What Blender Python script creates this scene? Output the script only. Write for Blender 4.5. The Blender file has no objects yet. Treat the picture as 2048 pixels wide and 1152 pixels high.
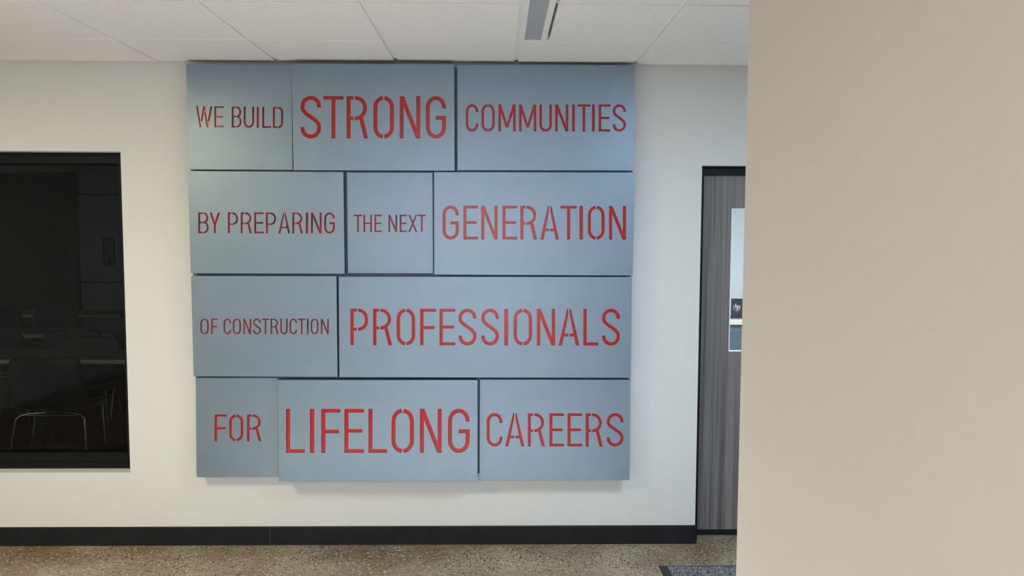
import bpy, bmesh, math, random
from mathutils import Vector, Matrix
from mathutils.geometry import delaunay_2d_cdt
random.seed(7)
S = bpy.context.scene
COL = S.collection

# ------------------------------------------------------------------ camera
# wall face = plane Y 0, floor = Z 0, X to the right, metres
D, CAMZ, FPX = 4.243, 1.686, 1611.8
PITCH, YAW, ROLL = 0.0707, 0.0171, 0.0032
Ry = Matrix(((math.cos(YAW), -math.sin(YAW), 0), (math.sin(YAW), math.cos(YAW), 0), (0, 0, 1)))
Rp = Matrix(((1, 0, 0), (0, math.cos(PITCH), -math.sin(PITCH)), (0, math.sin(PITCH), math.cos(PITCH))))
Rr = Matrix(((math.cos(ROLL), 0, math.sin(ROLL)), (0, 1, 0), (-math.sin(ROLL), 0, math.cos(ROLL))))
M3 = Rr @ Rp @ Ry                       # rows: right, forward, up
RIGHT, FWD, UP = M3[0], M3[1], M3[2]
EYE = Vector((0, -D, CAMZ))
cd = bpy.data.cameras.new('camera'); cam = bpy.data.objects.new('camera', cd); COL.objects.link(cam)
cd.sensor_width = 36; cd.lens = FPX * 36 / 2048; cd.clip_start = 0.05; cd.clip_end = 100
m = Matrix.Identity(4)
for i in range(3):
    m[i][0] = RIGHT[i]; m[i][1] = UP[i]; m[i][2] = -FWD[i]; m[i][3] = EYE[i]
cam.matrix_world = m
S.camera = cam

# ------------------------------------------------------------------ world, exposure, big lights
w = bpy.data.worlds.new('world'); S.world = w; w.use_nodes = True
bg = w.node_tree.nodes['Background']; bg.inputs[0].default_value = (0.62, 0.78, 1.0, 1); bg.inputs[1].default_value = 0.3
S.view_settings.view_transform = 'Standard'; S.view_settings.look = 'None'
S.view_settings.gamma = 1; S.view_settings.use_curve_mapping = False
S.view_settings.exposure = 0.05

def area(name, loc, rot, sx, sy, power, col, spread=None):
    l = bpy.data.lights.new(name, 'AREA'); l.shape = 'RECTANGLE'; l.size = sx; l.size_y = sy
    l.energy = power; l.color = col
    if spread: l.spread = spread
    o = bpy.data.objects.new(name, l); COL.objects.link(o); o.location = loc; o.rotation_euler = rot
    return o
PI = math.pi
CEIL = 2.554
# daylight through the glazed entrance behind the camera
area('daylight_entrance', (0.0, -8.12, 1.15), (PI/2, 0, 0), 1.7, 2.1, 46, (0.94, 0.96, 1.0))
# added low sunlight through an invented right window; its floor patch brightens the ceiling
SUN_EL = 22.5
sl_ = bpy.data.lights.new('added_sun', 'SUN'); sl_.energy = 112; sl_.angle = .01; sl_.color = (.60, .76, 1)
added_sun = bpy.data.objects.new('added_sun', sl_); COL.objects.link(added_sun); added_sun.location = (8, -1.4, 4)
added_sun.rotation_euler = (math.radians(90-SUN_EL), 0, math.radians(90))
# ceiling lamps of the lobby, out of view
area('lobby_lamp_near', (-2.45, -2.35, CEIL - .02), (0, 0, 0), 0.25, 0.5, 59, (1.0, 0.86, 0.50))
area('lobby_lamp_right', (1.4, -1.9, CEIL - .02), (0, 0, 0), .6, .3, 41, (.62, 0.83, 1.0))
area('lobby_lamp_rear', (-.6, -6.2, CEIL - .02), (0, 0, 0), 1.2, 1.2, 205, (.74, 0.84, 1.0))
# the office behind the door on the right is lit
area('office_lamp', (2.2, 2.6, 2.42), (0, 0, 0), 1.2, 1.2, 100, (0.94, 0.98, 1.0))
# faint fill light added to lift the dark classroom, no fitting seen there
area('classroom_fill', (-0.6, 2.0, 2.42), (0, 0, 0), 0.5, 0.5, 0.9, (1.0, 0.85, 0.65))

# ------------------------------------------------------------------ helpers
def at(px, py, Y):
    """photo pixel -> point on the vertical plane Y"""
    d = FWD + RIGHT * ((px - 1024) / FPX) - UP * ((py - 576) / FPX)
    return EYE + d * ((Y - EYE.y) / d.y)
def atz(px, py, Z):
    d = FWD + RIGHT * ((px - 1024) / FPX) - UP * ((py - 576) / FPX)
    return EYE + d * ((Z - EYE.z) / d.z)

def obj(name, bm, mat, parent=None, smooth=False, loc=None):
    me = bpy.data.meshes.new(name)
    bmesh.ops.recalc_face_normals(bm, faces=bm.faces)
    bm.to_mesh(me); bm.free()
    if mat: me.materials.append(mat)
    if smooth:
        for p in me.polygons: p.use_smooth = True
    o = bpy.data.objects.new(name, me); COL.objects.link(o)
    if parent: o.parent = parent
    if loc: o.location = loc
    return o
def box(bm, x0, x1, y0, y1, z0, z1, bev=0):
    vs = [bm.verts.new((x, y, z)) for x in (x0, x1) for y in (y0, y1) for z in (z0, z1)]
    q = lambda *i: bm.faces.new([vs[k] for k in i])
    fs = [q(0,1,3,2), q(4,6,7,5), q(0,4,5,1), q(2,3,7,6), q(0,2,6,4), q(1,5,7,3)]
    if bev:
        es = list({e for f in fs for e in f.edges})
        bmesh.ops.bevel(bm, geom=es, offset=bev, segments=2, affect='EDGES', profile=.5)
def bx(name, mat, parent, *a, bev=0, **k):
    bm = bmesh.new(); box(bm, *a, bev=bev); return obj(name, bm, mat, parent, **k)
def tube(bm, pts, r, n=10, closed_ends=True):
    pts = [Vector(p) for p in pts]; rings = []
    up0 = Vector((0, 0, 1))
    prev = None
    for i, p in enumerate(pts):
        t = (pts[min(i+1, len(pts)-1)] - pts[max(i-1, 0)]).normalized()
        if prev is None:
            a = t.cross(up0)
            if a.length < .1: a = t.cross(Vector((1, 0, 0)))
        else:
            a = prev - t * prev.dot(t)
        a.normalize(); prev = a; b = t.cross(a)
        rings.append([bm.verts.new(p + (a*math.cos(2*PI*k/n) + b*math.sin(2*PI*k/n))*r) for k in range(n)])
    for A, B in zip(rings, rings[1:]):
        for k in range(n): bm.faces.new((A[k], A[(k+1) % n], B[(k+1) % n], B[k]))
    if closed_ends:
        bm.faces.new(rings[0]); bm.faces.new(rings[-1][::-1])
def smooth_path(pts, sub=6):
    P = [Vector(p) for p in pts]; out = []
    for i in range(len(P)-1):
        p0 = P[max(i-1, 0)]; p1 = P[i]; p2 = P[i+1]; p3 = P[min(i+2, len(P)-1)]
        for k in range(sub):
            t = k/sub
            out.append(.5*((2*p1)+(-p0+p2)*t+(2*p0-5*p1+4*p2-p3)*t*t+(-p0+3*p1-3*p2+p3)*t**3))
    out.append(P[-1]); return out
def empty(name, loc, rz=0):
    o = bpy.data.objects.new(name, None); COL.objects.link(o); o.location = loc; o.rotation_euler = (0, 0, rz)
    o.empty_display_size = .1; return o
def tag(o, label, cat, group=None):
    o['label'] = label; o['category'] = cat
    if group: o['group'] = group
    return o
def struct(o, label=None, cat=None):
    o['kind'] = 'structure'
    if label: o['label'] = label
    if cat: o['category'] = cat
    return o
def copy_tree(o, parent=None):
    c = o.copy(); COL.objects.link(c)
    if parent: c.parent = parent
    for ch in [k for k in COL.objects if k.parent == o]: copy_tree(ch, c)
    return c

# ------------------------------------------------------------------ materials
def mat(name, col, rough=.5, metal=0, spec=.5, bump=None, coat=0, noise=None):
    mt = bpy.data.materials.new(name); mt.use_nodes = True; nt = mt.node_tree
    b = nt.nodes['Principled BSDF']
    b.inputs['Base Color'].default_value = (*col, 1); b.inputs['Roughness'].default_value = rough
    b.inputs['Metallic'].default_value = metal; b.inputs['Specular IOR Level'].default_value = spec
    b.inputs['Coat Weight'].default_value = coat; b.inputs['Coat Roughness'].default_value = .08
    tc = nt.nodes.new('ShaderNodeTexCoord')
    if noise:   # (scale xyz, amount)
        mp = nt.nodes.new('ShaderNodeMapping'); mp.inputs['Scale'].default_value = noise[0]
        nt.links.new(tc.outputs['Object'], mp.inputs[0])
        n = nt.nodes.new('ShaderNodeTexNoise'); n.inputs['Scale'].default_value = 1; n.inputs['Detail'].default_value = 5
        nt.links.new(mp.outputs[0], n.inputs[0])
        r = nt.nodes.new('ShaderNodeMapRange'); r.inputs[1].default_value = .3; r.inputs[2].default_value = .7
        r.inputs[3].default_value = 1-noise[1]; r.inputs[4].default_value = 1+noise[1]
        nt.links.new(n.outputs[0], r.inputs[0])
        mx = nt.nodes.new('ShaderNodeVectorMath'); mx.operation = 'SCALE'; mx.inputs[0].default_value = col
        nt.links.new(r.outputs[0], mx.inputs['Scale']); nt.links.new(mx.outputs[0], b.inputs['Base Color'])
    if bump:    # (scale, strength, distance)
        n2 = nt.nodes.new('ShaderNodeTexNoise'); n2.inputs['Scale'].default_value = bump[0]; n2.inputs['Detail'].default_value = 3
        nt.links.new(tc.outputs['Object'], n2.inputs[0])
        bp = nt.nodes.new('ShaderNodeBump'); bp.inputs['Strength'].default_value = bump[1]; bp.inputs['Distance'].default_value = bump[2]
        nt.links.new(n2.outputs[0], bp.inputs['Height']); nt.links.new(bp.outputs[0], b.inputs['Normal'])
    return mt
def emit(name, col, st):
    mt = bpy.data.materials.new(name); mt.use_nodes = True
    b = mt.node_tree.nodes['Principled BSDF']; b.inputs['Base Color'].default_value = (*col, 1)
    b.inputs['Emission Color'].default_value = (*col, 1); b.inputs['Emission Strength'].default_value = st; return mt

M_wall = mat('wall_paint', (.66, .655, .63), .75, bump=(260, .12, .001), noise=((1.5, 1.5, 1.5), .012))
M_fore = mat('warm_wall_paint', (.63, .58, .54), .7, bump=(150, .25, .0012), noise=((2, 2, 2), .012))
M_tile = mat('ceiling_tile', (.88, .84, .82), .95, spec=.1, bump=(420, .35, .0012), noise=((60, 60, 60), .03))
M_tee = mat('white_ceiling_grid', (.90, .89, .87), .4)
M_blk = mat('black_rubber_base', (.010, .010, .012), .6, spec=.25, bump=(30, .05, .002), noise=((9, 9, 9), .25))
M_frame = mat('black_anodised_frame', (.005, .005, .006), .5, spec=.2)
M_panel = mat('blue_grey_metallic_paint', (.222, .285, .352), .40, metal=.6, bump=(600, .06, .0005), noise=((6, 6, 6), .035))
M_panel_side = mat('blue_grey_panel_edge', (.17, .21, .26), .5, metal=.4)
M_back = mat('slate_backing_board', (.10, .14, .19), .5, metal=.3)
M_red = mat('red_acrylic', (.50, .015, .013), .22, spec=.38, bump=(9, .1, .003), noise=((8, 8, 8), .08))
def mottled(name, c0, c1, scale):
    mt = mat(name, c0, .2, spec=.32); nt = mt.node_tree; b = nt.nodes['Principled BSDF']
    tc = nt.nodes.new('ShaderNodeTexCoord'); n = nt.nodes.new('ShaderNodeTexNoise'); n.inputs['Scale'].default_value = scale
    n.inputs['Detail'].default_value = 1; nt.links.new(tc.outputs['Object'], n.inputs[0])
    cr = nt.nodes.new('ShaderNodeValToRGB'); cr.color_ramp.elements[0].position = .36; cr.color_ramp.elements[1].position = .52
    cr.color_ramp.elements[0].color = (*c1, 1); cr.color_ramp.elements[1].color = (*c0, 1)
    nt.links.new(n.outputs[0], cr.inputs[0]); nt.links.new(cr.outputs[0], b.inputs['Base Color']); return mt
M_red_mot = mottled('red_acrylic_dark_mottled', (.52, .02, .016), (.14, .028, .042), 16)  # red broken by random dark patches from noise
M_lens = mat('grey_light_lens', (.42, .42, .45), .5)
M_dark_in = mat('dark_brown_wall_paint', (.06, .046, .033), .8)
M_board = mat('pale_board', (.48, .50, .44), .7)
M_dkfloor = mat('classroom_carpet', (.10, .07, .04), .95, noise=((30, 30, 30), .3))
M_shell = mat('navy_plastic_shell', (.012, .018, .026), .4)
M_chrome = mat('brushed_chrome', (.62, .61, .58), .22, metal=1)
M_top = mat('brown_laminate_top', (.26, .19, .12), .5)
M_edge = mat('cream_table_edge', (.72, .66, .52), .5)
M_office = mat('pale_blue_office_wall', (.68, .73, .76), .8)
M_white = mat('white_laminate', (.78, .80, .82), .35, noise=((4, 30, 4), .06))
M_modesty = mat('slate_grey_desk_panel', (.10, .14, .18), .6)
M_screen = mat('black_laptop_lid', (.02, .024, .03), .35)
M_logo = mat('pale_silver_logo', (.75, .78, .80), .4)
M_paper = mat('grey_notice_paper', (.25, .23, .24), .8)
M_mat_edge = mat('black_rubber_mat_edge', (.02, .02, .021), .6)
M_seam = mat('pale_caulk', (.35, .35, .35), .8)

def glass(name, tint, refl_scale=1.0):
    mt = bpy.data.materials.new(name); mt.use_nodes = True; nt = mt.node_tree
    nt.nodes.remove(nt.nodes['Principled BSDF']); out = nt.nodes['Material Output']
    tr = nt.nodes.new('ShaderNodeBsdfTransparent'); tr.inputs[0].default_value = (*tint, 1)
    gl = nt.nodes.new('ShaderNodeBsdfGlossy'); gl.inputs['Roughness'].default_value = 0.01
    gl.inputs[0].default_value = (refl_scale, refl_scale, refl_scale, 1)
    fr = nt.nodes.new('ShaderNodeFresnel'); fr.inputs[0].default_value = 1.45
    mx = nt.nodes.new('ShaderNodeMixShader')
    nt.links.new(fr.outputs[0], mx.inputs[0]); nt.links.new(tr.outputs[0], mx.inputs[1]); nt.links.new(gl.outputs[0], mx.inputs[2])
    nt.links.new(mx.outputs[0], out.inputs[0]); return mt
M_glass = glass('tinted_window_glass', (.62, .64, .62), .35)
M_clear = glass('clear_door_glass', (.93, .96, .97))

def floor_mat():
    mt = bpy.data.materials.new('polished_concrete'); mt.use_nodes = True; nt = mt.node_tree
    N = nt.nodes.new; L = nt.links.new; b = nt.nodes['Principled BSDF']
    tc = N('ShaderNodeTexCoord')
    def vor(scale, lo, hi, soft):
        v = N('ShaderNodeTexVoronoi'); v.inputs['Scale'].default_value = scale; v.inputs['Randomness'].default_value = 1
        L(tc.outputs['Object'], v.inputs['Vector'])
        m1 = N('ShaderNodeMapRange'); m1.inputs[1].default_value = soft; m1.inputs[2].default_value = soft*.6
        L(v.outputs['Distance'], m1.inputs[0])
        sp = N('ShaderNodeSeparateColor'); L(v.outputs['Color'], sp.inputs[0])
        a = N('ShaderNodeMath'); a.operation = 'GREATER_THAN'; a.inputs[1].default_value = lo; L(sp.outputs[0], a.inputs[0])
        c = N('ShaderNodeMath'); c.operation = 'LESS_THAN'; c.inputs[1].default_value = hi; L(sp.outputs[0], c.inputs[0])
        p = N('ShaderNodeMath'); p.operation = 'MULTIPLY'; L(a.outputs[0], p.inputs[0]); L(c.outputs[0], p.inputs[1])
        q = N('ShaderNodeMath'); q.operation = 'MULTIPLY'; L(p.outputs[0], q.inputs[0]); L(m1.outputs[0], q.inputs[1])
        return q
    n = N('ShaderNodeTexNoise'); n.inputs['Scale'].default_value = 2.2; n.inputs['Detail'].default_value = 6
    L(tc.outputs['Object'], n.inputs[0])
    cr = N('ShaderNodeValToRGB'); cr.color_ramp.elements[0].position = .35; cr.color_ramp.elements[1].position = .68
    cr.color_ramp.elements[0].color = (.22, .155, .092, 1); cr.color_ramp.elements[1].color = (.40, .34, .255, 1)
    L(n.outputs[0], cr.inputs[0])
    last = cr.outputs[0]
    for sc, lo, hi, soft, col in ((95, .52, 1.1, .46, (.045, .032, .02, 1)), (58, .70, 1.1, .42, (.05, .036, .024, 1)),
                                  (75, .0, .16, .44, (.66, .60, .50, 1)), (38, .0, .07, .34, (.48, .40, .32, 1)), (30, .93, 1.1, .34, (.09, .08, .07, 1))):
        q = vor(sc, lo, hi, soft); mx = N('ShaderNodeMix'); mx.data_type = 'RGBA'
        k = N('ShaderNodeMath'); k.operation = 'MULTIPLY'; k.inputs[1].default_value = .95; L(q.outputs[0], k.inputs[0])
        L(k.outputs[0], mx.inputs[0]); L(last, mx.inputs[6]); mx.inputs[7].default_value = col; last = mx.outputs[2]
    L(last, b.inputs['Base Color']); b.inputs['Roughness'].default_value = .32
    n3 = N('ShaderNodeTexNoise'); n3.inputs['Scale'].default_value = 60; L(tc.outputs['Object'], n3.inputs[0])
    bp = N('ShaderNodeBump'); bp.inputs['Strength'].default_value = .12; bp.inputs['Distance'].default_value = .002
    L(n3.outputs[0], bp.inputs['Height']); L(bp.outputs[0], b.inputs['Normal'])
    return mt
M_floor = floor_mat()

def wood_mat():
    mt = bpy.data.materials.new('grey_woodgrain_laminate'); mt.use_nodes = True; nt = mt.node_tree
    N = nt.nodes.new; L = nt.links.new; b = nt.nodes['Principled BSDF']
    tc = N('ShaderNodeTexCoord'); last = None
    outs = []
    for sc in ((24, 24, .35), (170, 170, 1.6)):
        mp = N('ShaderNodeMapping'); mp.inputs['Scale'].default_value = sc; L(tc.outputs['Object'], mp.inputs[0])
        n = N('ShaderNodeTexNoise'); n.inputs['Scale'].default_value = 1; n.inputs['Detail'].default_value = 4; L(mp.outputs[0], n.inputs[0]); outs.append(n)
    a = N('ShaderNodeMath'); a.operation = 'MULTIPLY_ADD'; a.inputs[1].default_value = .75
    L(outs[1].outputs[0], a.inputs[0]); L(outs[0].outputs[0], a.inputs[2])
    cr = N('ShaderNodeValToRGB'); cr.color_ramp.elements[0].position = .68; cr.color_ramp.elements[1].position = 1.0
    cr.color_ramp.elements[0].color = (.082, .070, .070, 1); cr.color_ramp.elements[1].color = (.20, .183, .178, 1)
    L(a.outputs[0], cr.inputs[0]); L(cr.outputs[0], b.inputs['Base Color']); b.inputs['Roughness'].default_value = .45
    return mt
M_wood = wood_mat()

def mat_carpet():
    mt = bpy.data.materials.new('grey_ribbed_carpet'); mt.use_nodes = True; nt = mt.node_tree
    N = nt.nodes.new; L = nt.links.new; b = nt.nodes['Principled BSDF']; tc = N('ShaderNodeTexCoord')
    mp = N('ShaderNodeMapping'); mp.inputs['Scale'].default_value = (160, 60, 60); L(tc.outputs['Object'], mp.inputs[0])
    n = N('ShaderNodeTexNoise'); n.inputs['Scale'].default_value = 1; n.inputs['Detail'].default_value = 3; L(mp.outputs[0], n.inputs[0])
    cr = N('ShaderNodeValToRGB'); cr.color_ramp.elements[0].position = .38; cr.color_ramp.elements[1].position = .66
    cr.color_ramp.elements[0].color = (.06, .07, .085, 1); cr.color_ramp.elements[1].color = (.40, .41, .45, 1)
    L(n.outputs[0], cr.inputs[0]); L(cr.outputs[0], b.inputs['Base Color']); b.inputs['Roughness'].default_value = 1
    return mt
M_carpet = mat_carpet()

# ------------------------------------------------------------------ room shell
XL, XR, YB, T = -4.6, 3.9, -8.25, .15          # room limits, wall thickness
WX1 = at(250, 600, 0).x; WX0 = WX1 - 2.3        # window opening
WZ1 = at(242, 303, 0).z; WZ0 = at(259, 945, 0).z
FR = .055; DX0 = at(1397, 700, 0).x; DX1 = DX0 + 1.02; DZ1 = at(1403, 331, 0).z

struct(bx('floor', M_floor, None, XL, XR, YB-.1, T, -.1, 0), 'speckled polished concrete floor', 'floor')
bm = bmesh.new()
box(bm, XL, WX0, 0, T, 0, CEIL+.2); box(bm, WX0, WX1, 0, T, 0, WZ0); box(bm, WX0, WX1, 0, T, WZ1, CEIL+.2)
box(bm, WX1, DX0, 0, FR, 0, CEIL+.2); box(bm, WX1, DX0-.021, FR, T, 0, CEIL+.2); box(bm, DX0, DX1, 0, T, DZ1, CEIL+.2); box(bm, DX1, XR, 0, T, 0, CEIL+.2)
struct(obj('wall_back', bm, M_wall), 'off-white painted wall that carries the lettered panels', 'wall')
struct(bx('wall_left', M_wall, None, XL-.1, XL, YB, T, 0, CEIL+.2))
RY0, RY1, RZ0, RZ1 = -2.2, -.92, 1.1, 2.4
bm = bmesh.new()
box(bm, XR, XR+.1, YB, RY0, 0, CEIL+.2); box(bm, XR, XR+.1, RY1, T, 0, CEIL+.2)
box(bm, XR, XR+.1, RY0, RY1, 0, RZ0); box(bm, XR, XR+.1, RY0, RY1, RZ1, CEIL+.2)
struct(obj('wall_right', bm, M_wall))
r = struct(empty('window_added', (0, 0, 0))); bm = bmesh.new()  # unseen window, added so sunlight hits the floor and bounces to the ceiling
box(bm, XR+.02, XR+.08, RY0, RY0+.04, RZ0, RZ1); box(bm, XR+.02, XR+.08, RY1-.04, RY1, RZ0, RZ1)
box(bm, XR+.02, XR+.08, RY0+.04, RY1-.04, RZ0, RZ0+.04); box(bm, XR+.02, XR+.08, RY0+.04, RY1-.04, RZ1-.04, RZ1)
obj('window_frame', bm, M_frame, r)
bx('window_pane', M_clear, r, XR+.045, XR+.051, RY0+.04, RY1-.04, RZ0+.04, RZ1-.04)
# rear wall with the glazed entrance and the side window
bm = bmesh.new()
EX0, EX1, EZ = -.92, .92, 2.25; SX0, SX1, SZ0, SZ1 = 1.75, 3.45, .45, 2.35
box(bm, XL, EX0, YB-.1, YB, 0, CEIL+.2); box(bm, EX0, EX1, YB-.1, YB, EZ, CEIL+.2); box(bm, EX1, SX0, YB-.1, YB, 0, CEIL+.2)
box(bm, SX0, SX1, YB-.1, YB, 0, SZ0); box(bm, SX0, SX1, YB-.1, YB, SZ1, CEIL+.2); box(bm, SX1, XR, YB-.1, YB, 0, CEIL+.2)
struct(obj('wall_rear', bm, M_wall))
for nm, a0, a1, b0, b1 in (('window_2', EX0, EX1, 0, EZ), ('window_3', SX0, SX1, SZ0, SZ1)):
    r = struct(empty(nm, (0, 0, 0)))
    bm = bmesh.new(); f = .05
    box(bm, a0, a0+f, YB-.08, YB-.02, b0, b1); box(bm, a1-f, a1, YB-.08, YB-.02, b0, b1)
    box(bm, a0+f, a1-f, YB-.08, YB-.02, b1-f, b1); box(bm, a0+f, a1-f, YB-.08, YB-.02, b0, b0+f)
    mid = (a0+a1)/2; box(bm, mid-.03, mid+.03, YB-.08, YB-.02, b0+f, b1-f)
    obj('window_frame', bm, M_frame, r)
    bx('window_pane', M_clear, r, a0+f, a1-f, YB-.055, YB-.049, b0+f, b1-f)

# foreground wall that ends at the right of the picture
FY = -D + 2.0                       # far end of a wall that runs past the camera on its right
FX = (at(1499, 0, FY).x + at(1471, 1152, FY).x) / 2
struct(bx('wall_front', M_fore, None, FX, FX+.16, -6.1, FY, 0, CEIL-.002, bev=.003), 'beige textured wall close to the camera on the right', 'wall')

# baseboards: one strip left of the seam, one right of it
bb = struct(empty('baseboard_back', (0, 0, 0)), 'black rubber cove base along the foot of the wall', 'baseboard')
seam = at(540, 1070, 0).x; BH = .101
def base_strip(x0, x1, endcap=False):
    bm = bmesh.new()
    prof = [(0, 0), (-.0085, 0), (-.0075, .004), (-.0065, BH-.005), (-.004, BH), (0, BH)]
    rows = [[bm.verts.new((x, y-.0005, z+.0005)) for y, z in prof] for x in (x0, x1)]
    for k in range(len(prof)): bm.faces.new((rows[0][k], rows[0][(k+1) % len(prof)], rows[1][(k+1) % len(prof)], rows[1][k]))
    bm.faces.new(rows[0][::-1]); bm.faces.new(rows[1])
    if endcap: box(bm, x1, x1+.006, -.010, .05, .0005, BH-.001)
    return obj('base_strip', bm, M_blk, bb)
base_strip(XL+.001, seam-.001); base_strip(seam+.001, DX0, True)
bx('base_seam', M_seam, bb, seam-.0009, seam+.0009, -.004, -.001, .004, BH-.003)
b2 = struct(empty('baseboard_rear', (0, 0, 0)))
bx('base_strip', M_blk, b2, XL+.001, EX0, YB, YB+.006, .0005, BH); bx('base_strip', M_blk, b2, EX1, XR-.001, YB, YB+.006, .0005, BH)

# ------------------------------------------------------------------ ceiling: tiles in a grid
ce = struct(empty('ceiling', (0, 0, CEIL)), 'suspended ceiling of white acoustic tiles', 'ceiling')
s = .61; gx0 = -1.7058*1.02; gy0 = -.502
xs = [gx0 + s*i for i in range(-5, 10)]; xs = [x for x in xs if XL+.05 < x < XR-.05]
ys = [gy0 - s*i for i in range(0, 13)]
xe = [XL] + xs + [XR]; ye = [0] + ys + [YB]
TW = .011
bm = bmesh.new()
for x in xs: box(bm, x-TW, x+TW, YB, -.02, 0, .03)
bmt = bm; o = obj('grid_runner', bmt, M_tee, ce); o['kind'] = 'stuff'
bm = bmesh.new()
for y in ys:
    for a, b in zip(xe, xe[1:]): box(bm, a+TW, b-TW, y-TW, y+TW, .0005, .03)
o = obj('grid_cross_tee', bm, M_tee, ce); o['kind'] = 'stuff'
bm = bmesh.new()
box(bm, XL, XR, -.018, 0, -.001, .001); box(bm, XL, XL+.018, YB, -.018, -.001, .001); box(bm, XR-.018, XR, YB, -.018, -.001, .001)
obj('wall_angle', bm, M_tee, ce)
bx('ceiling_deck', M_white, ce, XL-.1, XR+.1, YB-.1, T, .06, .10)
SLOT_X0 = xs[[i for i, x in enumerate(xs) if x > -.1][0]]     # grid line the slot light runs along
SLOT_W, SLOT_Y0, SLOT_Y1 = .128, ys[0], ys[4]
def tile_mesh(wd, dp):
    bm = bmesh.new(); g = .0095
    box(bm, g, wd-g, g, dp-g, -.008, .02, bev=.002)
    me = bpy.data.meshes.new('ceiling_tile'); bmesh.ops.recalc_face_normals(bm, faces=bm.faces); bm.to_mesh(me); bm.free(); me.materials.append(M_tile); return me
cache = {}
for i, (a, b) in enumerate(zip(xe, xe[1:])):
    for j, (y1, y0) in enumerate(zip(ye, ye[1:])):
        x0 = a
        if abs(a-SLOT_X0) < 1e-6 and y1 <= SLOT_Y0+1e-6 and y0 >= SLOT_Y1-1e-6: x0 = a + SLOT_W
        lo, hi = (0.012 if i == 0 else 0), (0.012 if i == len(xe)-2 else 0)
        wd = round(b-hi-x0-lo, 4); dp = round((y1 if j else -.012)-y0, 4)
        if (wd, dp) not in cache: cache[(wd, dp)] = tile_mesh(wd, dp)
        o = bpy.data.objects.new('ceiling_tile', cache[(wd, dp)]); COL.objects.link(o); o.parent = ce
        o.location = (x0+lo, y0, random.uniform(-.0012, .0012)); 
# slot light fitting
sl = tag(empty('slot_light', (SLOT_X0, SLOT_Y0, CEIL)), 'narrow unlit linear light recessed in the ceiling with white flanges', 'ceiling light')
ln = SLOT_Y1 - SLOT_Y0
bx('flange', M_tee, sl, .002, .026, ln+.004, -.004, -.009, .02)
bx('flange', M_tee, sl, .100, .126, ln+.004, -.004, -.009, .02)
bx('end_cap', M_tee, sl, .026, .100, -.010, -.004, -.009, .02)
bx('lens', M_lens, sl, .026, .100, ln+.004, -.010, -.002, .012)

# ------------------------------------------------------------------ window on the left and the classroom behind
w1 = struct(empty('window_1', (0, 0, 0)), 'dark interior window with black frame and a view of a dim classroom', 'window')
REC = .075
f0, f1 = REC, REC+.05
fr_top = at(100, 326, REC).z; fr_bot = at(120, 905, REC).z; fr_r = WX1 - .046
bm = bmesh.new()
box(bm, WX0, WX0+.05, f0, f1, WZ0, WZ1); box(bm, fr_r, WX1, f0, f1, WZ0, WZ1)
box(bm, WX0+.05, fr_r, f0, f1, fr_top, WZ1); box(bm, WX0+.05, fr_r, f0, f1, WZ0, fr_bot)
box(bm, WX0+.05, fr_r, f0-.008, f0, WZ0+.028, WZ0+.036); box(bm, WX0+.05, fr_r, f0-.006, f0, fr_bot-.012, fr_bot)
obj('window_frame', bm, M_frame, w1)
bx('window_pane', M_glass, w1, WX0+.05, fr_r, f0+.02, f0+.026, fr_bot, fr_top)

CY1 = 6.4
CXL = -8.0
PARTX = 1.05
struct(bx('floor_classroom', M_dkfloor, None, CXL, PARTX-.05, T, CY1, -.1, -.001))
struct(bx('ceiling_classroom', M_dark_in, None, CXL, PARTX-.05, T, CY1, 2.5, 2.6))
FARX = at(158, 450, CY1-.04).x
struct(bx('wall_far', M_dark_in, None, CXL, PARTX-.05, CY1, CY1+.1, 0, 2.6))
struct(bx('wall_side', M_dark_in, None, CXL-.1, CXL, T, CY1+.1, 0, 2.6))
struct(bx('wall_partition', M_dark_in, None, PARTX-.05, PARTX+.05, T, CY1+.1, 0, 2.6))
p = struct(empty('reflection_boards', (0, 0, 0)), 'pale boards with dark joints standing in for the corridor reflection in the window glass', 'reflection panel')  # corridor reflection in the glass, built as pale boards
zt = at(200, 347, CY1).z; za = at(200, 389, CY1).z; zb = at(200, 564, CY1).z
for z0, z1 in ((za+.008, zt), (zb+.008, za-.008), (.02, zb-.008)):
    bx('reflection_board', M_board, p, FARX, PARTX-.06, CY1-.03, CY1, z0, z1)
struct(bx('trim_2', M_board, None, CXL, PARTX-.06, CY1-.12, CY1, zt+.004, at(200, 325, CY1).z), 'grey bulkhead band above the far classroom wall', 'trim')
a = at(206, 476, CY1-.03); b = at(231, 532, CY1-.03)
nt_ = tag(empty('wall_notice', (a.x, CY1-.03, b.z)), 'faint small framed notice on the far classroom wall seen through the dark window', 'notice')
W_, H_ = b.x-a.x, a.z-b.z
bm = bmesh.new(); e = .012
box(bm, 0, e, -.015, 0, 0, H_); box(bm, W_-e, W_, -.015, 0, 0, H_); box(bm, e, W_-e, -.015, 0, 0, e); box(bm, e, W_-e, -.015, 0, H_-e, H_)
obj('frame', bm, M_frame, nt_); bx('sheet', M_paper, nt_, e, W_-e, -.006, 0, e, H_-e); bx('emblem', M_frame, nt_, W_*.35, W_*.85, -.009, -.006, H_*.08, H_*.3)

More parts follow.
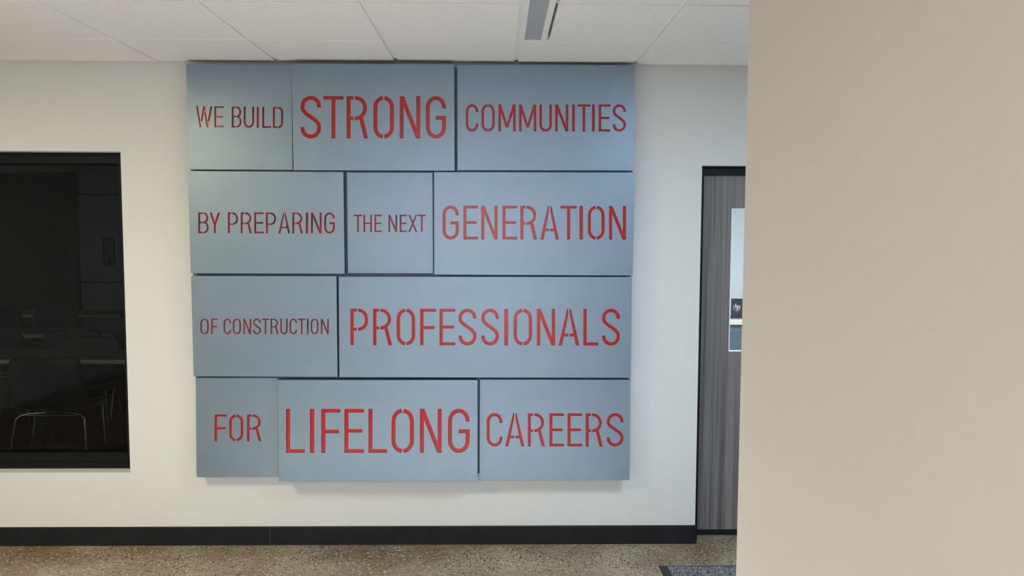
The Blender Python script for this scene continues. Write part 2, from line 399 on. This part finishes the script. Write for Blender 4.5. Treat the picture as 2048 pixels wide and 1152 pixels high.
# shell chair ------------------------------------------------------
def make_chair():
    r = empty('shell_chair', (0, 0, 0))
    # shell: profile from front of seat to top of back, facing +Y (back towards camera at -Y)
    prof = [(.23, .425), (.20, .445), (.10, .45), (0, .44), (-.10, .435), (-.17, .445), (-.215, .49), (-.235, .56), (-.25, .65), (-.264, .74), (-.274, .825)]
    prof = [(v.x, v.y) for v in smooth_path([(a, b, 0) for a, b in prof], 3)]
    def hw(t): return .235 + .02*math.sin(t*PI) - (.045*max(0, (t-.93)/.07)**2) - (.03*max(0, (.07-t)/.07)**2)
    bm = bmesh.new(); n = len(prof); mcols = 12; g = []
    for i, (y, z) in enumerate(prof):
        t = i/(n-1); h = hw(t); row = []
        for k in range(mcols+1):
            u = -1+2*k/mcols
            lift = .03*u*u; back = min(1, max(0, (t-.45)/.2))
            row.append(bm.verts.new((u*h, y + back*lift*1.6, z + (1-back)*lift)))
        g.append(row)
    for i in range(n-1):
        for k in range(mcols): bm.faces.new((g[i][k], g[i][k+1], g[i+1][k+1], g[i+1][k]))
    me = obj('seat_shell', bm, M_shell, r, smooth=True)
    md = me.modifiers.new('thickness', 'SOLIDIFY'); md.thickness = .01; md.offset = 0
    for sx in (-1, 1):
        for sy in (-1, 1):
            bm = bmesh.new()
            tube(bm, smooth_path([(sx*.06, sy*.10, .415), (sx*.16, sy*.14, .418), (sx*.215, sy*.17, .40), (sx*.232, sy*.185, .34), (sx*.262, sy*.235, .01)], 6), .0095)
            lg = obj('leg', bm, M_chrome, r, smooth=True)
            bm = bmesh.new(); tube(bm, [(sx*.2627, sy*.236, 0), (sx*.2608, sy*.233, .022)], .014); obj('foot_glide', bm, M_frame, lg)
    for sy in (-1, 1):
        bm = bmesh.new(); tube(bm, smooth_path([(-.19, sy*.155, .413), (-.1, sy*.14, .402), (.1, sy*.14, .402), (.19, sy*.155, .413)], 5), .008)
        obj('frame_bar', bm, M_chrome, r, smooth=True)
    return r
G = 'shell chairs in the dim classroom'
ch = make_chair()
def gz(px, py): return atz(px, py, 0)
chairs = [  # centre X from a pixel on plane Y, Y, rotation, label
    (86, 1.44, .05, 'dark shell chair with chrome legs nearest the window glass'),
    (154, 2.05, PI+.15, 'dark shell chair on the far side of the nearest table, its curved chrome leg visible'),
    (-95, 1.44, -.1, 'dark shell chair left of the nearest chair behind the dark window'),
    (143, 2.92, .1, 'dark shell chair at the middle classroom table on the right'),
    (-4, 2.92, -.05, 'dark shell chair at the middle classroom table on the left'),
    (112, 4.65, .05, 'dark shell chair at the farthest table, right one'),
    (2, 4.65, 0, 'dark shell chair at the farthest table, left one'),
    (276, 2.92, .1, 'dark shell chair mostly hidden by the right window frame')]
for i, (px, Y, rz, lb) in enumerate(chairs):
    o = ch if i == 0 else copy_tree(ch)
    o.location = (at(px, 700, Y-.22 if abs(rz) < 1 else Y).x, Y, 0); o.rotation_euler.z = rz; tag(o, lb, 'chair', G)
# classroom tables -------------------------------------------------
def make_table():
    r = empty('classroom_table', (0, 0, 0)); L2, Wd = 1.5, .56
    bx('tabletop', M_top, r, -L2, 0, .004, Wd, .695, .72, bev=.002)
    bx('edge_band', M_edge, r, -L2, 0, 0, .004, .692, .721)
    for x in (-.03, -L2+.06):
        bm = bmesh.new(); tube(bm, [(x, .28, .694), (x, .28, .22)], .018, 12)
        lg = obj('leg', bm, M_chrome, r, smooth=True)
        for sy in (-1, 1):
            bm = bmesh.new(); tube(bm, smooth_path([(x, .28, .24), (x, .28+sy*.05, .16), (x, .28+sy*.24, .085)], 5), .013); obj('foot', bm, M_chrome, lg, smooth=True)
            bm = bmesh.new(); tube(bm, [(x-.012, .28+sy*.24, .036), (x+.012, .28+sy*.24, .036)], .035, 16); obj('caster', bm, M_frame, lg)
    bx('rail', M_frame, r, -L2+.06, -.03, .26, .30, .67, .694)
    return r
tb = make_table()
rows = [(251, 1.74, 'brown classroom table with cream edge nearest the window'), (236, 3.2, 'brown classroom table with cream edge in the middle row'), (241, 4.93, 'brown classroom table with cream edge in the farthest row')]
for i, (px, Y, lb) in enumerate(rows):
    o = tb if i == 0 else copy_tree(tb)
    o.location = (at(px, 700, Y).x, Y, 0); tag(o, lb, 'table', 'classroom tables behind the dark window')

# ------------------------------------------------------------------ door on the right
dr = struct(empty('door_1', (0, 0, 0)), 'grey woodgrain door with a narrow vision panel in a black frame', 'door')
FR = .055; dj0, dj1 = FR, .15
bm = bmesh.new()
jl = at(1401.5, 700, FR).x
zh = at(1440, 350, FR+.03).z
box(bm, DX0-.02, jl, FR, T, 0, DZ1); box(bm, DX1-.04, DX1, FR, T, 0, DZ1); box(bm, jl, DX1-.04, FR, T, zh, DZ1)
obj('door_frame', bm, M_frame, dr)
# slab with opening for the glass, front face at FR+.03
dy0, dy1 = FR+.03, T-.02
gl0 = at(1460, 560, dy0).x; gz1 = at(1470, 417, dy0).z; gz0 = at(1465, 703, dy0).z; gl1 = gl0 + .16
dz0 = .045
bm = bmesh.new()
box(bm, jl+.003, gl0, dy0, dy1, dz0, zh-.002); box(bm, gl1, DX1-.043, dy0, dy1, dz0, zh-.002)
box(bm, gl0, gl1, dy0, dy1, gz1, zh-.002); box(bm, gl0, gl1, dy0, dy1, dz0, gz0)
obj('door_leaf', bm, M_wood, dr)
bx('door_sweep', M_blk, dr, jl+.003, DX1-.043, dy0+.002, dy1, .012, dz0)
bm = bmesh.new(); q = .0045
box(bm, gl0, gl0+q, dy0-.003, dy0+.015, gz0, gz1); box(bm, gl1-q, gl1, dy0-.003, dy0+.015, gz0, gz1)
box(bm, gl0+q, gl1-q, dy0-.003, dy0+.015, gz1-q*.6, gz1); box(bm, gl0+q, gl1-q, dy0-.003, dy0+.015, gz0, gz0+q)
obj('glazing_bead', bm, M_tee, dr)
bx('vision_pane', M_clear, dr, gl0+q, gl1-q, dy0+.018, dy0+.024, gz0+q, gz1-q*.6)
bm = bmesh.new(); hx = DX1-.11
tube(bm, smooth_path([(hx, dy0-.001, .98), (hx, dy0-.05, .98), (hx-.03, dy0-.055, .98), (hx-.12, dy0-.055, .98)], 4), .01)
obj('door_handle', bm, M_chrome, dr, smooth=True)

# office behind
struct(bx('floor_office', M_carpet, None, PARTX+.05, XR, T, 5.3, -.1, -.001))
struct(bx('ceiling_office', M_tile, None, PARTX+.05, XR, T, 5.3, 2.5, 2.6))
struct(bx('wall_office', M_office, None, PARTX+.05, XR, 5.2, 5.3, 0, 2.6))
struct(bx('wall_office_side', M_office, None, XR, XR+.1, T, 5.3, 0, 2.6))
struct(bx('wall_office_partition', M_office, None, PARTX+.051, PARTX+.06, T, 5.2, 0, 2.5))
DKY = EYE.y + (CAMZ-.74)*FPX/(642-462)     # where the near edge of the desk lies
DKY = min(DKY, 4.3)
dx = at(1466, 640, DKY).x - .5
dx = max(dx, PARTX+.08)
dtop = at(1470, 641, DKY).z
dk = tag(empty('office_desk', (dx, DKY, 0)), 'white desk with slate front panel seen through the door glass', 'desk')
bx('desktop', M_white, dk, 0, 1.6, -.0, .7, dtop-.045, dtop, bev=.002)
bx('edge_band', M_edge, dk, 0, 1.6, -.003, 0, dtop-.043, dtop-.003)
bx('front_panel', M_modesty, dk, .05, 1.55, .03, .05, .08, dtop-.045)
for x in (.05, 1.50): bx('leg', M_modesty, dk, x, x+.05, .08, .6, 0, dtop-.045)
# laptop lid facing us
LY = DKY+.18
la = at(1461, 598, LY); sc_ = (LY-EYE.y)/FPX
lw, lh = .36, at(1461, 597, LY).z - dtop - .012
lt = tag(empty('open_laptop', (at(1462, 600, LY).x, LY, dtop)), 'black laptop with round silver logo on its lid, standing on the white desk', 'laptop')
bx('base', M_screen, lt, 0, lw, 0, .22, .001, .016, bev=.003)
bx('lid', M_screen, lt, 0, lw, -.008, -.001, .012, .012+lh, bev=.003)
# the script letters on the lid, inside a ring
bm = bmesh.new(); cx, cz = .062, .012+lh*.55; R = .040
def lp(px, pz): return (cx+px*R, -.0095, cz+pz*R)
tube(bm, [lp(math.cos(a)*1.0, math.sin(a)*1.0) for a in [2*PI*k/28 + 2.4 for k in range(20)]], .0014, 6)
for path in ([(-.25, .95), (-.5, -.35)], [(-.40, .15), (-.2, .38), (0, .36), (.02, .15), (-.08, -.35)],
             [(.35, .38), (.05, -.95)], [(.33, .34), (.55, .42), (.72, .3), (.68, -.05), (.5, -.30), (.2, -.28)]):
    tube(bm, smooth_path([lp(*q) for q in path], 5), .0032, 6)
obj('logo', bm, M_logo, lt)

# ------------------------------------------------------------------ floor mat
a = atz(1318, 1131, .008); 
mt_ = tag(empty('floor_mat', (a.x, a.y, 0)), 'grey ribbed entrance mat with a black rubber border on the concrete floor', 'mat')
mw, ml = 1.15, 1.75; rot = 0
bm = bmesh.new()
pro = [(0, .001), (.004, .007), (.04, .009)]
def ring(ins, z):
    j = ins*.4; return [bm.verts.new(v) for v in ((ins, -j, z), (mw-ins, -j, z), (mw-ins, -ml+j, z), (ins, -ml+j, z))]
rs = [ring(*p) for p in pro] + [ring(.04, .001)]
for A, B in zip(rs, rs[1:] + rs[:1]):
    for k in range(4): bm.faces.new((A[k], A[(k+1) % 4], B[(k+1) % 4], B[k]))
obj('rubber_border', bm, M_mat_edge, mt_)
bm = bmesh.new(); nr = 84; wd = (mw-.08)/nr
for k in range(nr):
    x = .04+k*wd
    vs = [bm.verts.new(v) for v in ((x, -.016, .006), (x+wd*.5, -.016, .0125), (x+wd, -.016, .006), (x, -ml+.016, .006), (x+wd*.5, -ml+.016, .0125), (x+wd, -ml+.016, .006))]
    bm.faces.new((vs[0], vs[1], vs[4], vs[3])); bm.faces.new((vs[1], vs[2], vs[5], vs[4]))
box(bm, .04, mw-.04, -ml+.016, -.016, .0015, .0058)
o = obj('carpet_ribs', bm, M_carpet, mt_); o['kind'] = 'stuff'

# ------------------------------------------------------------------ lettered sign panels
TS, TH, GAP = .093, .083, .036
def rect(x0, y0, x1, y1): return [(x0, y0), (x1, y0), (x1, y1), (x0, y1)]
def arc(cx, cy, rx, ry, a0, a1, n=9):
    return [(cx+rx*math.cos(math.radians(a0+(a1-a0)*k/n)), cy+ry*math.sin(math.radians(a0+(a1-a0)*k/n))) for k in range(n+1)]
def bez(p0, p1, p2, p3, n=12):
    out = []
    for k in range(n+1):
        t = k/n; u = 1-t
        out.append(tuple(u**3*a+3*u*u*t*b+3*u*t*t*c+t**3*d for a, b, c, d in zip(p0, p1, p2, p3)))
    return out
def stroke(path, t=TS):
    P = []
    for p in path:
        if not P or (abs(p[0]-P[-1][0])+abs(p[1]-P[-1][1])) > 1e-5: P.append(p)
    L, R = [], []
    for i, p in enumerate(P):
        def nrm(a, b):
            dx, dy = b[0]-a[0], b[1]-a[1]; l = math.hypot(dx, dy); return (-dy/l, dx/l)
        n1 = nrm(P[i-1], p) if i else None; n2 = nrm(p, P[i+1]) if i < len(P)-1 else None
        if n1 is None: n1 = n2
        if n2 is None: n2 = n1
        mx, my = n1[0]+n2[0], n1[1]+n2[1]; l2 = (mx*mx+my*my)/2
        k = t/2/l2 if l2 else t/2
        L.append((p[0]+mx*k, p[1]+my*k)); R.append((p[0]-mx*k, p[1]-my*k))
    return L + R[::-1]
def glyph(c, w):
    t, h, g = TS, TH, GAP; l, r = t/2, w-t/2; rx = (w-t)/2; ry = min(.235, rx*1.15); cx = w/2
    top, bot = 1-h/2-ry, h/2+ry
    arcT = arc(cx, top, rx, ry, 0, 180); arcB = arc(cx, bot, rx, ry, 180, 360)
    if c == 'I': return [rect(0, 0, w, 1)]
    if c == 'T': return [rect(0, 1-h, w, 1), rect(cx-t/2, 0, cx+t/2, 1-h/2)]
    if c == 'L': return [rect(0, 0, t, 1), rect(t/2, 0, w, h)]
    if c == 'E': return [rect(0, 0, t, 1), rect(t/2, 0, w, h), rect(t/2, 1-h, w, 1), rect(t/2, .5-h/2, w*.92, .5+h/2)]
    if c == 'F': return [rect(0, 0, t, 1), rect(t/2, 1-h, w, 1), rect(t/2, .485-h/2, w*.92, .485+h/2)]
    if c == 'H': return [rect(0, 0, t, 1), rect(w-t, 0, w, 1), rect(t/2, .5-h/2, w-t/2, .5+h/2)]
    if c == 'N': return [rect(0, 0, t, 1), rect(w-t, 0, w, 1), [(0, 1), (t*1.1, 1), (w, 0), (w-t*1.1, 0)]]
    if c == 'M':
        return [rect(0, 0, t, 1), rect(w-t, 0, w, 1), [(0, 1), (t*1.1, 1), (cx+t*.48, .15), (cx-t*.48, .15)], [(w-t*1.1, 1), (w, 1), (cx+t*.48, .15), (cx-t*.48, .15)]]
    if c == 'U': return [stroke([(l, 1)] + [(l, bot)] + arcB + [(r, 1)])]
    if c == 'C': return [stroke([(r, .71), (r, top)] + arcT + arcB + [(r, .29)])]
    if c == 'G': return [stroke([(r, .71), (r, top)] + arcT + arcB + [(r, .53-h/2), (w*.49, .53-h/2)])]
    if c == 'O':
        e = 90 - math.degrees(math.asin((g/2)/rx))
        R_ = arc(cx, top, rx, ry, e, 0) ; R_ = [(cx+g/2, 1-h/2)] + R_[1:] + arc(cx, bot, rx, ry, 0, -e)[:-1] + [(cx+g/2, h/2)]
        return [stroke(R_), stroke([(w-x, y) for x, y in R_])]
    if c == 'S':
        ry2 = min(ry, .2); tp, bt = 1-h/2-ry2, h/2+ry2
        return [stroke([(r, .73), (r, tp)] + arc(cx, tp, rx, ry2, 0, 180) + bez((l, .725), (l, .56), (r, .46), (r, .275)) + arc(cx, bt, rx, ry2, 0, -180) + [(l, .27)])]
    if c == 'D':
        gx = w*.48; q = min(.2, (w-gx-t/2)*1.0); rr = w-t/2-(gx+g/2)
        rq = min(rr*.95, .24)
        pth = [(gx+g/2, 1-h/2), (r-rq, 1-h/2)] + arc(r-rq, 1-h/2-rq*1.1, rq, rq*1.1, 90, 0) + arc(r-rq, h/2+rq*1.1, rq, rq*1.1, 0, -90) + [(gx+g/2, h/2)]
        return [rect(0, 0, t, 1), rect(t/2, 1-h, gx-g/2, 1), rect(t/2, 0, gx-g/2, h), stroke(pth)]
    if c in 'PR':
        ym = .435 if c == 'P' else .475; gx = w*(.40 if c == 'P' else .345); rt = (w if c == 'P' else w*.95)-t/2
        rv = (1-h/2-ym)/2; rq = min(rt-gx-g/2, rv, .24)
        pth = [(gx+g/2, 1-h/2)] + arc(rt-rq, 1-h/2-rq, rq, rq, 90, 0) + arc(rt-rq, ym+rq, rq, rq, 0, -90) + [(gx+g/2, ym)]
        out = [rect(0, 0, t, 1), rect(t/2, 1-h, gx-g/2, 1), rect(t/2, ym-h/2, gx-g/2, ym+h/2), stroke(pth, .088)]
        if c == 'R': out.append([(w*.57, ym+h*.2), (w*.57+t*1.08, ym+h*.2), (w, 0), (w-t*1.08, 0)])
        return out
    if c == 'B':
        gx = w*.46; ym = .52; out = [rect(0, 0, t, 1)]
        for y in (h/2, ym, 1-h/2): out.append(rect(t/2, y-h/2, gx-g/2, y+h/2))
        for y0, y1, rt in ((ym, 1-h/2, w*.96-t/2), (h/2, ym, w-t/2)):
            rq = min(rt-gx-g/2, (y1-y0)/2)
            out.append(stroke([(gx+g/2, y1)] + arc(rt-rq, y1-rq, rq, rq, 90, 0) + arc(rt-rq, y0+rq, rq, rq, 0, -90) + [(gx+g/2, y0)], .086))
        return out
    if c == 'A':
        i = .5*w-g/2
        lg = [(0, 0), (t*1.08, 0), (i, .85), (i, 1), (.41*w, 1)]; br = rect(.22*w, .245, i, .325)
        return [lg, br, [(w-x, y) for x, y in lg][::-1], [(w-x, y) for x, y in br][::-1]]
    def leg(xa, ya, xb, yb, tt=TS*1.05): return [(xa-tt/2, ya), (xa+tt/2, ya), (xb+tt/2, yb), (xb-tt/2, yb)]
    e = t*.525
    if c == 'Y': return [leg(e, 1, cx, .40), leg(w-e, 1, cx, .40), rect(cx-t/2, 0, cx+t/2, .44)]
    if c == 'X': return [leg(e, 1, w-e, 0), leg(w-e, 1, e, 0)]
    if c == 'W': return [leg(e, 1, .29*w, 0), leg(.29*w, 0, .5*w, 1), leg(.5*w, 1, .71*w, 0), leg(.71*w, 0, w-e, 1)]
def inside(p, poly):
    x, y = p; c = False; n = len(poly)
    for i in range(n):
        x0, y0 = poly[i]; x1, y1 = poly[(i+1) % n]
        if (y0 > y) != (y1 > y) and x < (x1-x0)*(y-y0)/(y1-y0)+x0: c = not c
    return c
def cdt(polys):
    V, E_ = [], []
    for pl in polys:
        b = len(V); n = len(pl); V += [Vector(p) for p in pl]; E_ += [(b+i, b+(i+1) % n) for i in range(n)]
    v, e, f, *_ = delaunay_2d_cdt(V, E_, [], 0, 1e-6)
    return v, f
def slab(verts2, faces, keep, yf, yb, cut_from=None):
    """prism of the kept triangles: front at yf, back at yb, walls on the borders"""
    bm = bmesh.new(); F, B = {}, {}
    def vf(i):
        if i not in F: F[i] = bm.verts.new((verts2[i].x, yf, verts2[i].y))
        return F[i]
    def vb(i):
        if i not in B: B[i] = bm.verts.new((verts2[i].x, yb, verts2[i].y))
        return B[i]
    cnt = {}
    for f in keep:
        f = list(f); bm.faces.new([vf(i) for i in f]); bm.faces.new([vb(i) for i in f[::-1]])
        for a, b in zip(f, f[1:]+f[:1]): cnt[(a, b)] = 1
    for a, b in cnt:
        if (b, a) not in cnt: bm.faces.new((vf(a), vb(a), vb(b), vf(b)))
    return bm
BACKD = .045
SHEET = .009
def panel(depth, quad, words, label, red=None):
    yf = -depth
    Q = [at(*p, yf) for p in quad]                       # TL TR BR BL
    org = Vector((sum(q.x for q in Q)/4, yf, min(q.z for q in Q)))
    root = tag(empty('sign_panel', org), label, 'sign panel', 'blue-grey lettered sign panels on the wall')
    outer = [(q.x-org.x, q.z-org.z) for q in Q]
    letters = []
    for (text, ext, (yt0, yb0), (yt1, yb1)) in words:
        xa, xb = ext[0][0], ext[-1][1]
        for c, (l0, l1) in zip(text, ext):
            k0 = ((l0+l1)/2-xa)/(xb-xa)
            yt = yt0+(yt1-yt0)*k0; yb = yb0+(yb1-yb0)*k0
            hpx = yb-yt; wv = (l1-l0)/hpx
            polys = []
            for pl in glyph(c, wv):
                pp = []
                for x, y in pl:
                    p = at(l0+x*hpx, yb-y*hpx, yf); pp.append((p.x-org.x, p.z-org.z))
                polys.append(pp)
            letters.append((c, polys))
    allp = [p for _, ps in letters for p in ps]
    v, f = cdt([outer]+allp)
    boxes = [(min(x for x, y in p), max(x for x, y in p), min(y for x, y in p), max(y for x, y in p)) for p in allp]
    keep = []
    for t in f:
        c = sum((v[i] for i in t), Vector((0, 0)))/len(t)
        hit = False
        for b, p in zip(boxes, allp):
            if b[0] <= c.x <= b[1] and b[2] <= c.y <= b[3] and inside(c, p): hit = True; break
        if not hit and inside(c, outer): keep.append(t)
    obj('face_plate', slab(v, f, keep, 0, SHEET), M_panel, root)
    for c, ps in letters:
        v, f = cdt(ps); keep = []
        for t in f:
            cc = sum((v[i] for i in t), Vector((0, 0)))/len(t)
            if any(inside(cc, p) for p in ps): keep.append(t)
        obj('letter', slab(v, f, keep, SHEET, SHEET+.004), red or M_red, root)
    # folded pan behind the plate
    e = .0005; xi0, xi1 = max(outer[0][0], outer[3][0])+.002, min(outer[1][0], outer[2][0])-.002
    zi0, zi1 = max(outer[3][1], outer[2][1])+.002, min(outer[0][1], outer[1][1])-.002
    yb_ = depth-BACKD-.0005; th = .002; bm = bmesh.new()
    box(bm, xi0, xi0+th, SHEET, yb_, zi0, zi1); box(bm, xi1-th, xi1, SHEET, yb_, zi0, zi1)
    box(bm, xi0+th, xi1-th, SHEET, yb_, zi1-th, zi1); box(bm, xi0+th, xi1-th, SHEET, yb_, zi0, zi0+th)
    box(bm, xi0+th, xi1-th, yb_-th, yb_, zi0+th, zi1-th)
    obj('pan_body', bm, M_panel_side, root)
    return root
def X(s): return [tuple(float(v) for v in p.split('-')) for p in s.split()]
panel(.078, [(372, 127.8), (583, 129.8), (585, 340), (379.3, 338.6)],
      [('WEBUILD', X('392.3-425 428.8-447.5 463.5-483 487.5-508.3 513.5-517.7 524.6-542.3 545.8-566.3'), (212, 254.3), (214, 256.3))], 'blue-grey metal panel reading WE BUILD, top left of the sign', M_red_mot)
panel(.105, [(583, 127.8), (908.4, 128.6), (909.2, 341.2), (587, 340.4)],
      [('STRONG', X('601-642.3 646.9-687 693.3-736.5 746.9-787.9 799.6-840.6 851.7-892'), (192, 276.7), (192.6, 276.9))], 'blue-grey metal panel reading STRONG in large red letters, top row centre')
panel(.085, [(914.6, 130), (1270.4, 130.6), (1265.6, 341), (915, 340.6)],
      [('COMMUNITIES', X('931.7-956.7 962.9-989.6 996.9-1031.3 1038.1-1072.5 1078.8-1103.8 1110.4-1136.5 1144.2-1149.6 1155.2-1180.2 1184-1189.6 1197.3-1220.4 1225.4-1251.7'), (208.7, 263), (208.9, 263.2))], 'blue-grey metal panel reading COMMUNITIES, top right of the sign')
panel(.098, [(375.6, 342.2), (686.6, 344), (689.2, 547.5), (381.6, 546.5)],
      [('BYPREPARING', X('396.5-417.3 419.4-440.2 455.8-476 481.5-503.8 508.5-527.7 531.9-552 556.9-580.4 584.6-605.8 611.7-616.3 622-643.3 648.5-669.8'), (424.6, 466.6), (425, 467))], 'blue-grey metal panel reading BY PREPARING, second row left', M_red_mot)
panel(.075, [(693.8, 344.9), (865, 345.2), (866, 546.8), (696, 546.5)],
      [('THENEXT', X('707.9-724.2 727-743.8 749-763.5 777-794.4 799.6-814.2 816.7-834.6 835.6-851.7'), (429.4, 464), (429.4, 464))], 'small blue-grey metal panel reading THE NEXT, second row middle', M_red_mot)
panel(.102, [(868.2, 344.2), (1269.6, 345), (1265.4, 551), (868.4, 549)],
      [('GENERATION', X('885.2-917.7 926.8-956 962.5-995.4 1004.9-1034.3 1040.6-1074.2 1080.5-1118.2 1121-1153.3 1158.8-1165.9 1175.6-1209.2 1218-1252'), (411.3, 479), (411.9, 479.2))], 'blue-grey metal panel reading GENERATION, second row right')
panel(.094, [(382.2, 551.9), (672.8, 552.4), (675, 754), (387.2, 752.6)],
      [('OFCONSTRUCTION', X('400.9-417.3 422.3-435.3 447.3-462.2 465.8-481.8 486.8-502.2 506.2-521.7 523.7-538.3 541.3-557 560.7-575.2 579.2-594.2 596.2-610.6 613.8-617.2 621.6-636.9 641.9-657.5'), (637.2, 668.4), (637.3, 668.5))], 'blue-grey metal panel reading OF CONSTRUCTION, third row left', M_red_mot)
panel(.102, [(677.6, 553.6), (1264, 554.2), (1261.6, 755.4), (679, 754.2)],
      [('PROFESSIONALS', X('700.9-736.3 746.2-784.2 793.4-830.3 840.3-872 879-910.5 917.1-953 962.5-997.9 1008.5-1016.3 1027.2-1064.2 1073.8-1110.3 1117-1159 1166.6-1196.5 1204-1240'), (617.4, 690.4), (617.9, 691.1))], 'wide blue-grey metal panel reading PROFESSIONALS, third row right')
panel(.072, [(391.4, 755.6), (555.4, 755.6), (557, 953.6), (393, 954.4)],
      [('FOR', X('429.3-453.7 458.6-486.5 494.2-522.8'), (829, 882.4), (829, 882.6))], 'narrow blue-grey metal panel reading FOR, bottom left of the sign')
panel(.112, [(555.6, 760.2), (955, 760.2), (955, 962), (557.6, 962.6)],
      [('LIFELONG', X('572-609.6 619.9-628.6 642.6-681 688.8-727.9 736.9-774.4 783-828 839.8-883.5 896-939.4'), (817.8, 905.8), (817.8, 905.3))], 'blue-grey metal panel reading LIFELONG, protruding farthest in the bottom row')
panel(.085, [(960, 759.4), (1260.8, 759.4), (1259, 959.6), (959.2, 959.6)],
      [('CAREERS', X('973.3-1005.2 1010.2-1049 1055.6-1090 1098.8-1127.9 1135-1164.2 1171.3-1205.6 1213.5-1247.3'), (826.4, 892.7), (826.6, 892.9))], 'blue-grey metal panel reading CAREERS, bottom right of the sign')
a = at(387, 132, -BACKD); b = at(1257, 946, -BACKD); a2 = at(396, 946, -BACKD)
tag(bx('backing_board', M_back, None, a2.x, b.x, -BACKD, -.0005, b.z, a.z), 'dark slate backing board showing only in the gaps between the sign panels', 'backing board')
